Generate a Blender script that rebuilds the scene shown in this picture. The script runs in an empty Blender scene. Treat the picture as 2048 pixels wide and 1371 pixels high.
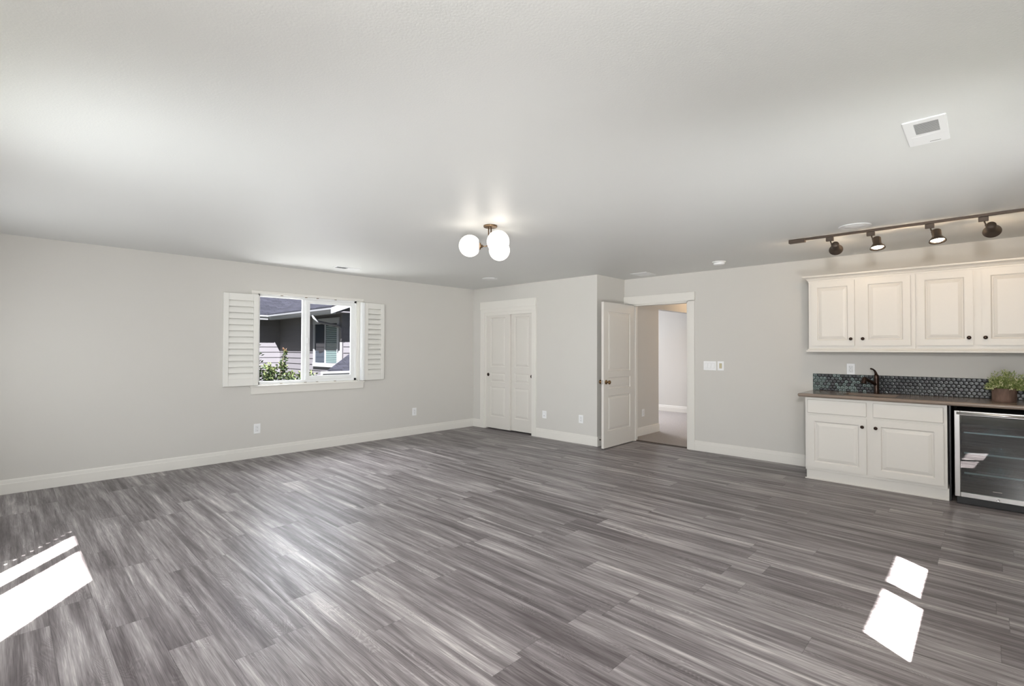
import bpy, bmesh, math, random
from mathutils import Vector, Matrix
PI = math.pi
sc = bpy.context.scene
COL = sc.collection

# ------------------------------------------------------------------ camera
FPX, YAW, PITCH, ROLL, CY = 984.23, 0.76827, 0.01517, 0.00302, 683.17
cam_d = bpy.data.cameras.new('camera')
cam_d.sensor_fit = 'HORIZONTAL'; cam_d.sensor_width = 36.0
cam_d.lens = 36.0 * FPX / 2048.0
cam_d.shift_x = 0.0
cam_d.shift_y = -(1371/2 - CY) / 2048.0
cam_d.clip_start = 0.02; cam_d.clip_end = 300
cam = bpy.data.objects.new('camera', cam_d); COL.objects.link(cam)
F = Vector((math.cos(YAW)*math.cos(PITCH), math.sin(YAW)*math.cos(PITCH), math.sin(PITCH)))
R_ = Vector((math.sin(YAW), -math.cos(YAW), 0)); U_ = R_.cross(F)
c_, s_ = math.cos(ROLL), math.sin(ROLL)
R2 = c_*R_ + s_*U_; U2 = -s_*R_ + c_*U_
M = Matrix((( R2.x, U2.x, -F.x), (R2.y, U2.y, -F.y), (R2.z, U2.z, -F.z))).to_4x4()
M.translation = Vector((0, 0, 1.375))
cam.matrix_world = M
sc.camera = cam

# ------------------------------------------------------------------ colour management
sc.view_settings.view_transform = 'Standard'
sc.view_settings.look = 'None'
sc.view_settings.exposure = 0.0
sc.view_settings.gamma = 1.0
sc.view_settings.use_curve_mapping = False

# ------------------------------------------------------------------ sky, sun and added fill lamps
w = bpy.data.worlds.new('sky'); sc.world = w; w.use_nodes = True
wn = w.node_tree; wn.nodes.clear()
out = wn.nodes.new('ShaderNodeOutputWorld'); bg = wn.nodes.new('ShaderNodeBackground')
sky = wn.nodes.new('ShaderNodeTexSky'); sky.sky_type = 'NISHITA'; sky.sun_disc = False
sky.sun_elevation = math.radians(49.5); sky.sun_rotation = math.radians(217); sky.altitude = 50
sky.air_density = 1.0; sky.dust_density = 1.5
wn.links.new(sky.outputs[0], bg.inputs[0]); bg.inputs[1].default_value = 0.18
wn.links.new(bg.outputs[0], out.inputs[0])

SUN = Vector((0.604, 0.797, -1.17)).normalized()
sd = bpy.data.lights.new('sun', 'SUN'); sd.energy = 72.0; sd.angle = math.radians(0.53); sd.color = (1.0, 0.975, 0.95)
so = bpy.data.objects.new('sun', sd); COL.objects.link(so); so.rotation_euler = SUN.to_track_quat('-Z', 'Y').to_euler()

def area(name, loc, direction, sx, sy, power, color=(1, 1, 1), spread=180):
    d = bpy.data.lights.new(name, 'AREA'); d.shape = 'RECTANGLE'; d.size = sx; d.size_y = sy
    d.energy = power; d.color = color; d.spread = math.radians(spread)
    o = bpy.data.objects.new(name, d); COL.objects.link(o); o.location = loc
    o.rotation_euler = Vector(direction).to_track_quat('-Z', 'Y').to_euler()
    return o
area('back_window_fill', (-0.62, 2.9, 1.45), (1, 0.30, -0.10), 1.1, 1.0, 34, (0.92, 0.97, 1.0), 130)  # added area lamp boosting the daylight at the back window
area('back_wall_fill', (-0.62, 5.2, 1.3), (1, 0, 0), 1.6, 1.1, 19, (0.94, 0.98, 1.0), 160)  # added fill along the back wall, where no window opens
area('side_wall_fill', (1.3, -0.38, 1.35), (0.55, 1, -0.05), 2.4, 0.9, 8, (0.93, 0.97, 1.0), 140)  # wide lamp added before the side wall, not the window's own daylight
area('rear_corner_fill', (-0.45, -0.31, 2.06), (0.74, 0.67, -0.14), 0.30, 0.30, 118, (1.0, 0.99, 0.97), 180)  # unseen lamp added behind the camera for fill and the cabinet crown shadow
area('low_corner_fill', (-0.45, -0.25, 0.5), (0.72, 0.69, 0.22), 0.5, 0.4, 19, (1.0, 0.99, 0.97), 60)  # added upward fill evening out the far ceiling
area('kitchen_side_fill', (2.6, -0.38, 0.8), (0.8, 0.6, 0.45), 1.0, 0.5, 25, (0.96, 0.98, 1.0), 120)  # extra lamp added below the side window, thrown toward the kitchen
area('left_window_glare_fill', (2.95, 8.1, 3.15), (-0.05, -1, -0.62), 2.4, 1.5, 165, (0.93, 0.96, 1.0), 110)  # lamp added outside, above the view, to give the floor its glare
area('left_window_low_fill', (2.95, 7.7, 0.15), (0.0, -1, 0.75), 2.0, 0.9, 39, (0.98, 0.99, 1.0), 120)  # lamp added outside below the sill to brighten the ceiling near the window
area('upstairs_room_fill', (9.6, 7.4, 1.6), (-0.45, -1, -0.1), 1.4, 1.4, 105, (0.90, 0.92, 1.0))  # added lamp standing in for daylight in the room beyond the hall
area('upstairs_room_top_fill', (9.2, 5.7, 2.2), (-0.35, -0.55, -1), 1.0, 0.8, 17, (0.90, 0.91, 1.0), 120)  # second added lamp there, brightening the far carpet

# ------------------------------------------------------------------ material helpers
def new_mat(name):
    m = bpy.data.materials.new(name); m.use_nodes = True
    nt = m.node_tree; b = nt.nodes['Principled BSDF']
    return m, nt, b
def N(nt, t, **kw):
    n = nt.nodes.new(t)
    for k, v in kw.items():
        if k.startswith('i_'): n.inputs[k[2:].replace('_', ' ')].default_value = v
        else: setattr(n, k, v)
    return n
def simple(name, col, rough=0.5, metal=0.0, noise=0.0, nscale=30.0, bump=0.0, bscale=200.0, spec=None, stretch=None, bdist=0.002):
    m, nt, b = new_mat(name)
    b.inputs['Roughness'].default_value = rough; b.inputs['Metallic'].default_value = metal
    if spec is not None: b.inputs['Specular IOR Level'].default_value = spec
    tc = N(nt, 'ShaderNodeTexCoord'); vec = tc.outputs['Object']
    if stretch:
        mp = N(nt, 'ShaderNodeMapping'); mp.inputs['Scale'].default_value = stretch
        nt.links.new(vec, mp.inputs[0]); vec = mp.outputs[0]
    nz = N(nt, 'ShaderNodeTexNoise'); nz.inputs['Scale'].default_value = nscale; nz.inputs['Detail'].default_value = 4
    nt.links.new(vec, nz.inputs['Vector'])
    rp = N(nt, 'ShaderNodeMapRange'); rp.inputs['To Min'].default_value = 1 - noise; rp.inputs['To Max'].default_value = 1 + noise
    nt.links.new(nz.outputs[0], rp.inputs[0])
    mx = N(nt, 'ShaderNodeVectorMath', operation='SCALE'); mx.inputs[0].default_value = col[:3]
    nt.links.new(rp.outputs[0], mx.inputs['Scale']); nt.links.new(mx.outputs[0], b.inputs['Base Color'])
    if bump > 0:
        n2 = N(nt, 'ShaderNodeTexNoise'); n2.inputs['Scale'].default_value = bscale; n2.inputs['Detail'].default_value = 2
        nt.links.new(vec, n2.inputs['Vector'])
        bp = N(nt, 'ShaderNodeBump'); bp.inputs['Strength'].default_value = bump; bp.inputs['Distance'].default_value = bdist
        nt.links.new(n2.outputs[0], bp.inputs['Height']); nt.links.new(bp.outputs[0], b.inputs['Normal'])
    return m
def emis(name, col, strength):
    m, nt, b = new_mat(name)
    b.inputs['Base Color'].default_value = (*col, 1); b.inputs['Emission Color'].default_value = (*col, 1)
    b.inputs['Emission Strength'].default_value = strength; b.inputs['Roughness'].default_value = 0.2
    return m
def glass(name, tint=(1, 1, 1), refl=1.0):
    m, nt, b = new_mat(name); nt.nodes.remove(b)
    o = nt.nodes['Material Output']; tr = N(nt, 'ShaderNodeBsdfTransparent'); gl = N(nt, 'ShaderNodeBsdfGlossy')
    tr.inputs[0].default_value = (*tint, 1); gl.inputs['Roughness'].default_value = 0.0
    fr = N(nt, 'ShaderNodeFresnel'); fr.inputs[0].default_value = 1.45
    mu = N(nt, 'ShaderNodeMath', operation='MULTIPLY'); mu.inputs[1].default_value = refl
    mix = N(nt, 'ShaderNodeMixShader')
    ge = N(nt, 'ShaderNodeNewGeometry'); iv = N(nt, 'ShaderNodeMath', operation='SUBTRACT'); iv.inputs[0].default_value = 1.0
    m2 = N(nt, 'ShaderNodeMath', operation='MULTIPLY')      # reflect on the outward side of each face only
    nt.links.new(ge.outputs['Backfacing'], iv.inputs[1]); nt.links.new(fr.outputs[0], mu.inputs[0])
    nt.links.new(mu.outputs[0], m2.inputs[0]); nt.links.new(iv.outputs[0], m2.inputs[1]); nt.links.new(m2.outputs[0], mix.inputs[0])
    nt.links.new(tr.outputs[0], mix.inputs[1]); nt.links.new(gl.outputs[0], mix.inputs[2]); nt.links.new(mix.outputs[0], o.inputs[0])
    return m

MAT = {}
MAT['wall'] = simple('wall_paint', (0.60, 0.583, 0.548), 0.75, noise=0.01, nscale=3, bump=0.25, bscale=140, bdist=0.001)
MAT['ceiling'] = simple('ceiling_paint', (0.715, 0.72, 0.705), 0.42, noise=0.01, nscale=3, bump=0.35, bscale=110, bdist=0.0015, spec=0.5)
MAT['trim'] = simple('trim_paint', (0.73, 0.71, 0.665), 0.38, noise=0.01)
MAT['door'] = simple('door_paint', (0.67, 0.645, 0.60), 0.42, noise=0.01)
MAT['cab'] = simple('cabinet_paint', (0.68, 0.655, 0.61), 0.38, noise=0.008)
MAT['vinyl'] = simple('window_vinyl', (0.82, 0.83, 0.83), 0.35, noise=0.01)
MAT['shutter'] = simple('shutter_paint', (0.74, 0.73, 0.69), 0.4, noise=0.01)
MAT['plate'] = simple('plate_plastic', (0.83, 0.835, 0.84), 0.3, noise=0.005)
MAT['grille'] = simple('grille_grey', (0.42, 0.42, 0.42), 0.5, noise=0.02)
MAT['beige'] = simple('almond_plastic', (0.50, 0.44, 0.28), 0.4, noise=0.01)
MAT['slot'] = simple('slot_dark', (0.05, 0.05, 0.05), 0.6)
MAT['bronze'] = simple('oil_rubbed_bronze', (0.035, 0.020, 0.014), 0.28, metal=0.7, noise=0.25, nscale=60)
MAT['rail'] = simple('track_bronze', (0.075, 0.055, 0.042), 0.45, metal=0.5, noise=0.1)
MAT['brass'] = simple('aged_brass', (0.20, 0.135, 0.08), 0.38, metal=0.85, noise=0.1)
MAT['knobbrass'] = simple('door_knob_brass', (0.22, 0.13, 0.06), 0.25, metal=0.9, noise=0.1)
MAT['steel'] = simple('brushed_steel', (0.62, 0.61, 0.60), 0.28, metal=1.0, noise=0.05, nscale=20, stretch=(1, 1, 60))
MAT['chrome'] = simple('chrome', (0.75, 0.75, 0.76), 0.12, metal=1.0)
MAT['black'] = simple('appliance_black', (0.008, 0.008, 0.009), 0.4, noise=0.05)
MAT['dark_in'] = simple('cooler_interior', (0.02, 0.025, 0.03), 0.5, noise=0.1)
MAT['counter'] = simple('quartz_counter', (0.235, 0.185, 0.150), 0.16, noise=0.22, nscale=350)
MAT['globe'] = emis('opal_globe', (1.0, 0.93, 0.84), 2.1)
MAT['bulb'] = emis('reflector_bulb', (1.0, 0.86, 0.66), 30.0)
MAT['bulb_off'] = emis('recessed_bulb', (1.0, 0.82, 0.60), 8.0)
MAT['glass'] = glass('window_glass', refl=0.4)
MAT['fglass'] = glass('cooler_glass', (0.60, 0.69, 0.71), 5.5)
MAT['pot'] = simple('bark_pot', (0.13, 0.080, 0.060), 0.75, noise=0.8, nscale=26, bump=0.8, bscale=60, stretch=(1, 1, 0.3), bdist=0.004)
MAT['leaf'] = simple('plant_leaf', (0.20, 0.27, 0.08), 0.5, noise=0.45, nscale=60)
MAT['leaf2'] = simple('plant_leaf_pale', (0.42, 0.46, 0.20), 0.5, noise=0.3, nscale=60)
MAT['petal'] = simple('plant_flower', (0.75, 0.72, 0.48), 0.6, noise=0.1)
MAT['soil'] = simple('potting_moss', (0.05, 0.035, 0.02), 0.9, noise=0.4)
MAT['siding'] = simple('lap_siding_paint', (0.043, 0.041, 0.048), 0.7, noise=0.06, nscale=8)
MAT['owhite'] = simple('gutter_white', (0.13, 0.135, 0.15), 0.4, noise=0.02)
MAT['bush'] = simple('shrub_leaf', (0.014, 0.024, 0.010), 0.7, noise=0.5, nscale=14, spec=0.15)
MAT['bush2'] = simple('shrub_leaf_young', (0.042, 0.054, 0.020), 0.7, noise=0.4, nscale=14, spec=0.15)
MAT['bloom'] = simple('shrub_tip_orange', (0.085, 0.040, 0.020), 0.6, noise=0.3)
MAT['bark'] = simple('shrub_stem', (0.04, 0.03, 0.02), 0.8, noise=0.3)
MAT['ground'] = simple('yard_ground', (0.05, 0.055, 0.035), 0.9, noise=0.4, nscale=2)
MAT['lower_cab_in'] = simple('sink_steel', (0.10, 0.075, 0.055), 0.3, noise=0.1)
MAT['carpet'] = simple('hall_carpet', (0.40, 0.37, 0.35), 0.95, noise=0.25, nscale=60, bump=0.9, bscale=350, bdist=0.006)
MAT['blind'] = simple('blind_slats', (0.05, 0.075, 0.075), 0.5, noise=0.05)
MAT['darkglass'] = simple('neighbour_glass', (0.008, 0.012, 0.018), 0.08, noise=0.1)

def plank_mat():
    m, nt, b = new_mat('grey_wood_planks')
    L = nt.links.new
    tc = N(nt, 'ShaderNodeTexCoord'); sx = N(nt, 'ShaderNodeSeparateXYZ'); L(tc.outputs['Object'], sx.inputs[0])
    def mth(op, a, b_=None, c=None):
        n = N(nt, 'ShaderNodeMath', operation=op)
        for i, v in enumerate((a, b_, c)):
            if v is None: continue
            if isinstance(v, (int, float)): n.inputs[i].default_value = v
            else: L(v, n.inputs[i])
        return n.outputs[0]
    def wn1(v):
        n = N(nt, 'ShaderNodeTexWhiteNoise', noise_dimensions='1D'); L(v, n.inputs['W']); return n.outputs['Value']
    W, LEN = 0.181, 1.22
    xr = mth('DIVIDE', sx.outputs[0], W); row = mth('FLOOR', xr); fx = mth('SUBTRACT', xr, row)
    yo = mth('ADD', mth('DIVIDE', sx.outputs[1], LEN), mth('MULTIPLY', wn1(row), 7.3))
    pl = mth('FLOOR', yo); fy = mth('SUBTRACT', yo, pl)
    pid = mth('ADD', mth('MULTIPLY', row, 13.17), mth('MULTIPLY', pl, 5.31))
    rnd = wn1(pid); rnd2 = wn1(mth('ADD', pid, 91.7))
    def noise(sxx, syy, det, dist, rough=0.55, offs=37.0):
        cb = N(nt, 'ShaderNodeCombineXYZ')
        L(mth('MULTIPLY', sx.outputs[0], sxx), cb.inputs[0]); L(mth('MULTIPLY', sx.outputs[1], syy), cb.inputs[1]); L(mth('MULTIPLY', rnd, offs), cb.inputs[2])
        n = N(nt, 'ShaderNodeTexNoise'); n.inputs['Scale'].default_value = 1; n.inputs['Detail'].default_value = det
        n.inputs['Roughness'].default_value = rough; n.inputs['Distortion'].default_value = dist
        L(cb.outputs[0], n.inputs['Vector']); return n.outputs[0]
    broad = noise(15, 0.9, 3, 0.4)           # long broad streaks
    mid = noise(48, 1.8, 3, 0.3)
    fine = noise(330, 7, 2, 0.2)
    # cathedral rings: wavy contour lines of a slow field
    fld = noise(7, 1.6, 2, 0.8, offs=91.0)
    rings = mth('ABSOLUTE', mth('SINE', mth('ADD', mth('MULTIPLY', fld, 150), mth('MULTIPLY', fine, 3.0))))
    rmask = mth('MULTIPLY', noise(9, 2.2, 1, 0.3, offs=53.0), 1.0)
    rm = N(nt, 'ShaderNodeMapRange'); rm.inputs['From Min'].default_value = 0.46; rm.inputs['From Max'].default_value = 0.62; L(rmask, rm.inputs[0])
    r2 = mth('MULTIPLY', mth('SUBTRACT', mth('POWER', rings, 3.0), 0.35), rm.outputs[0])
    v = mth('ADD', mth('MULTIPLY', mth('SUBTRACT', broad, 0.5), 1.35), mth('MULTIPLY', mth('SUBTRACT', mid, 0.5), 0.85))
    v = mth('ADD', v, mth('MULTIPLY', mth('SUBTRACT', fine, 0.5), 0.65))
    v = mth('ADD', v, mth('MULTIPLY', r2, 0.13))
    v = mth('ADD', v, mth('MULTIPLY', mth('SUBTRACT', rnd2, 0.5), 0.20))
    v = mth('ADD', v, 0.47)
    cr = N(nt, 'ShaderNodeValToRGB'); L(v, cr.inputs[0])
    e = cr.color_ramp.elements
    e[0].position = 0.08; e[0].color = (0.080, 0.068, 0.070, 1)
    e[1].position = 0.95; e[1].color = (0.56, 0.52, 0.51, 1)
    for p, c in ((0.34, (0.145, 0.128, 0.131)), (0.55, (0.230, 0.208, 0.211)), (0.74, (0.340, 0.314, 0.313))):
        q = cr.color_ramp.elements.new(p); q.color = (*c, 1)
    # seams
    ex = mth('MINIMUM', fx, mth('SUBTRACT', 1.0, fx)); ey = mth('MULTIPLY', mth('MINIMUM', fy, mth('SUBTRACT', 1.0, fy)), LEN/W)
    ed = mth('MINIMUM', ex, ey)
    sm = N(nt, 'ShaderNodeMapRange'); sm.inputs['From Min'].default_value = 0.002; sm.inputs['From Max'].default_value = 0.011
    sm.inputs['To Min'].default_value = 0.62; L(ed, sm.inputs[0])
    sc_ = N(nt, 'ShaderNodeVectorMath', operation='SCALE'); L(cr.outputs[0], sc_.inputs[0]); L(sm.outputs[0], sc_.inputs['Scale'])
    L(sc_.outputs[0], b.inputs['Base Color'])
    ro = N(nt, 'ShaderNodeMapRange'); ro.inputs['To Min'].default_value = 0.40; ro.inputs['To Max'].default_value = 0.30; L(v, ro.inputs[0])
    L(ro.outputs[0], b.inputs['Roughness'])
    b.inputs['Specular IOR Level'].default_value = 0.23
    bp = N(nt, 'ShaderNodeBump'); bp.inputs['Strength'].default_value = 0.35; bp.inputs['Distance'].default_value = 0.001
    hh = mth('ADD', mth('MULTIPLY', sm.outputs[0], 1.2), mth('ADD', mth('MULTIPLY', fine, 0.5), mth('MULTIPLY', r2, 0.5)))
    L(hh, bp.inputs['Height']); L(bp.outputs[0], b.inputs['Normal'])
    return m
MAT['floor'] = plank_mat()

def shingle_mat(axis):
    m, nt, b = new_mat('asphalt_shingles_' + axis)
    L = nt.links.new
    tc = N(nt, 'ShaderNodeTexCoord'); mp = N(nt, 'ShaderNodeMapping')
    if axis == 'x': mp.inputs['Rotation'].default_value = (0, 0, PI/2)
    L(tc.outputs['Object'], mp.inputs[0])
    br = N(nt, 'ShaderNodeTexBrick'); br.inputs['Scale'].default_value = 1.0
    br.inputs['Color1'].default_value = (0.0115, 0.012, 0.0175, 1); br.inputs['Color2'].default_value = (0.0065, 0.007, 0.0105, 1)
    br.inputs['Mortar'].default_value = (0.002, 0.002, 0.003, 1); br.inputs['Mortar Size'].default_value = 0.007
    b.inputs['Specular IOR Level'].default_value = 0.25; br.inputs['Brick Width'].default_value = 0.30; br.inputs['Row Height'].default_value = 0.13; br.offset = 0.37
    L(mp.outputs[0], br.inputs['Vector'])
    nz = N(nt, 'ShaderNodeTexNoise'); nz.inputs['Scale'].default_value = 40; L(tc.outputs['Object'], nz.inputs['Vector'])
    mx = N(nt, 'ShaderNodeVectorMath', operation='SCALE'); rp = N(nt, 'ShaderNodeMapRange'); rp.inputs['To Min'].default_value = 0.6; rp.inputs['To Max'].default_value = 1.4
    L(nz.outputs[0], rp.inputs[0]); L(br.outputs[0], mx.inputs[0]); L(rp.outputs[0], mx.inputs['Scale']); L(mx.outputs[0], b.inputs['Base Color'])
    b.inputs['Roughness'].default_value = 0.9; b.inputs['Specular IOR Level'].default_value = 0.1
    return m
MAT['shx'] = shingle_mat('x'); MAT['shy'] = shingle_mat('y')

# ------------------------------------------------------------------ mesh helpers
class MB:
    def __init__(s): s.bm = bmesh.new(); s.mats = []
    def box(s, x0, x1, y0, y1, z0, z1, mi=0):
        v = [s.bm.verts.new(p) for p in ((x0,y0,z0),(x1,y0,z0),(x1,y1,z0),(x0,y1,z0),(x0,y0,z1),(x1,y0,z1),(x1,y1,z1),(x0,y1,z1))]
        for q in ((0,3,2,1),(4,5,6,7),(0,1,5,4),(1,2,6,5),(2,3,7,6),(3,0,4,7)):
            f = s.bm.faces.new([v[i] for i in q]); f.material_index = mi
        return s
    def prism(s, pts, vec, mi=0):
        vec = Vector(vec); a = [s.bm.verts.new(p) for p in pts]; b = [s.bm.verts.new(Vector(p)+vec) for p in pts]; n = len(pts)
        fs = [s.bm.faces.new(a[::-1]), s.bm.faces.new(b)]
        for i in range(n): fs.append(s.bm.faces.new([a[i], a[(i+1)%n], b[(i+1)%n], b[i]]))
        for f in fs: f.material_index = mi
        return s
    def lathe(s, prof, loc=(0,0,0), axis=(0,0,1), seg=24, mi=0, caps=True):
        q = Vector((0,0,1)).rotation_difference(Vector(axis).normalized()); loc = Vector(loc); rings = []
        for r, z in prof:
            rings.append([s.bm.verts.new(loc + q @ Vector((r*math.cos(2*PI*k/seg), r*math.sin(2*PI*k/seg), z))) for k in range(seg)])
        for a, b in zip(rings, rings[1:]):
            for k in range(seg):
                f = s.bm.faces.new([a[k], a[(k+1)%seg], b[(k+1)%seg], b[k]]); f.smooth = True; f.material_index = mi
        if caps:
            for rg, fl in ((rings[0], True), (rings[-1], False)):
                f = s.bm.faces.new(rg[::-1] if fl else rg); f.material_index = mi
        return s
    def cyl(s, p, q, r, seg=16, mi=0, r2=None):
        p = Vector(p); q = Vector(q)
        return s.lathe([(r, 0), (r if r2 is None else r2, (q-p).length)], p, q-p, seg, mi)
    def tube(s, pts, r, seg=12, mi=0, closed=False):
        pts = [Vector(p) for p in pts]; n = len(pts); rings = []; rs = r if isinstance(r, (list, tuple)) else [r]*n
        up = None
        for i, p in enumerate(pts):
            t = (pts[min(i+1, n-1)] - pts[max(i-1, 0)]).normalized()
            if up is None:
                up = t.orthogonal().normalized()
            else: up = (up - t*up.dot(t)).normalized()
            sd_ = t.cross(up)
            rings.append([s.bm.verts.new(p + rs[i]*(math.cos(2*PI*k/seg)*up + math.sin(2*PI*k/seg)*sd_)) for k in range(seg)])
        for a, b in zip(rings, rings[1:]):
            for k in range(seg):
                f = s.bm.faces.new([a[k], a[(k+1)%seg], b[(k+1)%seg], b[k]]); f.smooth = True; f.material_index = mi
        s.bm.faces.new(rings[0][::-1]); s.bm.faces.new(rings[-1])
        return s
    def sphere(s, c, r, seg=32, cut=None, mi=0):
        m = Matrix.Translation(c); g = bmesh.ops.create_uvsphere(s.bm, u_segments=seg, v_segments=seg//2, radius=r, matrix=m)
        for v in g['verts']:
            for f in v.link_faces: f.smooth = True; f.material_index = mi
        return s
    def face(s, pts, mi=0):
        f = s.bm.faces.new([s.bm.verts.new(p) for p in pts]); f.material_index = mi; return s
    def xf(s, mat): bmesh.ops.transform(s.bm, matrix=mat, verts=s.bm.verts); return s
    def build(s, name, mats, parent=None, bevel=0.0, seg=2):
        if not isinstance(mats, (list, tuple)): mats = [mats]
        bmesh.ops.recalc_face_normals(s.bm, faces=s.bm.faces)
        me = bpy.data.meshes.new(name); s.bm.to_mesh(me); s.bm.free()
        for m in mats: me.materials.append(MAT[m] if isinstance(m, str) else m)
        o = bpy.data.objects.new(name, me); COL.objects.link(o)
        if parent: o.parent = parent; 
        if parent: o.matrix_parent_inverse = Matrix.Identity(4)
        if bevel > 0:
            bv = o.modifiers.new('bevel', 'BEVEL'); bv.width = bevel; bv.segments = seg; bv.limit_method = 'ANGLE'; bv.angle_limit = math.radians(40)
        return o
def tag(o, label, cat, group=None):
    o['label'] = label; o['category'] = cat
    if group: o['group'] = group
    return o
def struct(o): o['kind'] = 'structure'; return o
def thing(name, loc, label=None, cat=None, group=None, rotz=0):
    o = bpy.data.objects.new(name, None); COL.objects.link(o); o.location = loc; o.rotation_euler = (0, 0, rotz); o.empty_display_size = 0.1
    if label: tag(o, label, cat, group)
    return o
def sthing(name, loc=(0,0,0), rotz=0):
    o = bpy.data.objects.new(name, None); COL.objects.link(o); o.location = loc; o.rotation_euler = (0,0,rotz); o['kind'] = 'structure'; return o
def copy_tree(o, parent=None):
    c = o.copy(); COL.objects.link(c)
    if parent: c.parent = parent
    for ch in list(o.children): copy_tree(ch, c)
    return c

# ------------------------------------------------------------------ room shell
YL, XC, XK, H, YC = 6.646, 5.883, 6.62, 2.445, 4.0
XB, YS = -0.655, -0.41
T = 0.13
struct(MB().box(XB-T, 6.70, YS-T, YL+T, -0.12, 0).build('floor', 'floor'))
struct(MB().box(XB-T, 10.6, YS-T, YL+T, H, H+0.15).build('ceiling', 'ceiling'))
struct(MB().box(6.62, 10.6, YL+T, 9.2, H, H+0.15).build('ceiling', 'ceiling'))
def wall_with_hole(name, axis, pos, thick, a0, a1, z0, z1, holes, mat='wall'):
    """axis 'x': plane x=pos spanning y a0..a1 ; axis 'y': plane y=pos spanning x. thick signed."""
    mb = MB(); p0, p1 = sorted((pos, pos+thick))
    cuts = sorted(holes)
    def bx(u0, u1, w0, w1):
        if u1-u0 < 1e-4 or w1-w0 < 1e-4: return
        if axis == 'x': mb.box(p0, p1, u0, u1, w0, w1)
        else: mb.box(u0, u1, p0, p1, w0, w1)
    cur = a0
    for (h0, h1, hz0, hz1) in cuts:
        bx(cur, h0, z0, z1); bx(h0, h1, z0, hz0); bx(h0, h1, hz1, z1); cur = h1
    bx(cur, a1, z0, z1)
    return struct(mb.build(name, mat))
# left wall (window wall)
WX0, WX1, WZ0, WZ1 = 2.235, 3.625, 0.905, 2.085
wall_with_hole('wall_left', 'y', YL, T, XB-T, XC+0.12, 0, H, [(WX0, WX1, WZ0, WZ1)])
# closet wall with opening and closet interior
CY0, CY1, CZ = 5.235, 6.35, 2.01
wall_with_hole('wall_closet', 'x', XC, 0.12, YC, YL, 0, H, [(CY0, CY1, 0, CZ)])
struct(MB().box(XC+0.12, XK+0.12, YC, YC+0.12, 0, H).build('wall_return', 'wall'))
struct(MB().box(6.62, 6.74, 4.12, YL+T, 0, H).box(6.003, 6.62, YL, YL+T, 0, H).build('wall_closet_inside', 'wall'))
# kitchen wall with door opening
DY0, DY1, DZ = 2.995, 3.862, 2.05
wall_with_hole('wall_kitchen', 'x', XK, 0.12, YS-T, YC, 0, H, [(DY0, DY1, 0, DZ)])
# side and back walls behind the camera, each with a window opening
SX0, SX1, SZ0, SZ1 = 2.183, 3.592, 0.982, 2.05
wall_with_hole('wall_side', 'y', YS, -T, XB-T, XK, 0, H, [(SX0, SX1, SZ0, SZ1)])
BY0, BY1, BZ1 = 2.29, 3.90, 2.25
wall_with_hole('wall_back', 'x', XB, -T, YS, YL, 0, H, [(BY0, BY1, 0.93, BZ1)])
# hall and the room beyond
struct(MB().box(6.70, 10.6, 1.9, 9.2, -0.12, 0.004).build('floor_hall', 'carpet'))
struct(MB().box(6.74, 7.706, 4.0, 4.12, 0, H).box(7.706, 10.35, 4.0, 4.12, 2.06, H).build('wall_hall', 'wall'))
struct(MB().box(10.35, 10.47, 1.9, 9.2, 0, H).build('wall_hall_far', 'wall'))
struct(MB().box(6.74, 10.35, 1.9, 2.02, 0, H).build('wall_hall_right', 'wall'))
struct(MB().box(6.74, 10.47, 9.08, 9.2, 0, H).box(6.74, 6.86, 4.12, 9.08, 0, H).build('wall_hall_rear', 'wall'))

def base_profile(a, b, n, name):
    """baseboard run from a to b (2D points) standing off by normal n"""
    a = Vector((*a, 0)); b = Vector((*b, 0)); n = Vector((*n, 0)); d = b-a
    pr = [(0,0),(0.016,0),(0.016,0.095),(0.013,0.10),(0.011,0.128),(0.006,0.137),(0,0.137)]
    pts = [a + n*p + Vector((0,0,z)) for p, z in pr]
    return struct(MB().prism(pts, d).build(name, 'trim', bevel=0.0015))
base_profile((XB, YL), (XC, YL), (0,-1), 'baseboard_left')
base_profile((XC, YL-0.016), (XC, 6.445), (-1,0), 'baseboard_closet_left')
base_profile((XC, 5.145), (XC, YC-0.015), (-1,0), 'baseboard_closet_right')
base_profile((XC, YC), (XK, YC), (0,-1), 'baseboard_return')
base_profile((XK, 2.898), (XK, 1.425), (-1,0), 'baseboard_kitchen')
base_profile((6.76, 4.0), (7.706, 4.0), (0,-1), 'baseboard_hall')
base_profile((10.35, 9.0), (10.35, 2.02), (-1,0), 'baseboard_hall_far')
base_profile((XB, YS), (XB, YL-0.016), (1,0), 'baseboard_back')
base_profile((XB, YS), (5.9, YS), (0,1), 'baseboard_side')

# ------------------------------------------------------------------ door casings
def casing(name, xf, y0, y1, ztop, zh, wl, wr, ext=(0,0)):
    """casing on plane x=xf (front toward -x) around opening y0..y1"""
    mb = MB()
    mb.box(xf-0.018, xf, y0-wr, y0, 0, ztop); 
    mb.box(xf-0.018, xf, y1, y1+wl, 0, ztop)
    mb.box(xf-0.018, xf, y0-wr, y1+wl, ztop-0.001, ztop+0.062)
    mb.box(xf-0.026, xf, y0-wr-ext[0], y1+wl+ext[1], ztop+0.062, zh)
    mb.box(xf-0.030, xf, y0-wr-ext[0], y1+wl+ext[1], ztop+0.058, ztop+0.072)
    return struct(mb.build(name, 'trim', bevel=0.002))
casing('trim_1', XC, CY0, CY1, CZ-0.0, 2.198, 0.095, 0.09)
mbk = MB()
mbk.box(XK-0.018, XK, 2.898, DY0, 0, 2.06)
mbk.box(XK-0.018, XK, DY1, 3.962, 0, 2.06)
mbk.box(XK-0.018, XK, 2.898, 3.962, DZ, 2.062)
mbk.box(XK-0.026, XK, 2.890, 3.998, 2.060, 2.176)
struct(mbk.build('trim_2', 'trim', bevel=0.002))
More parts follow.
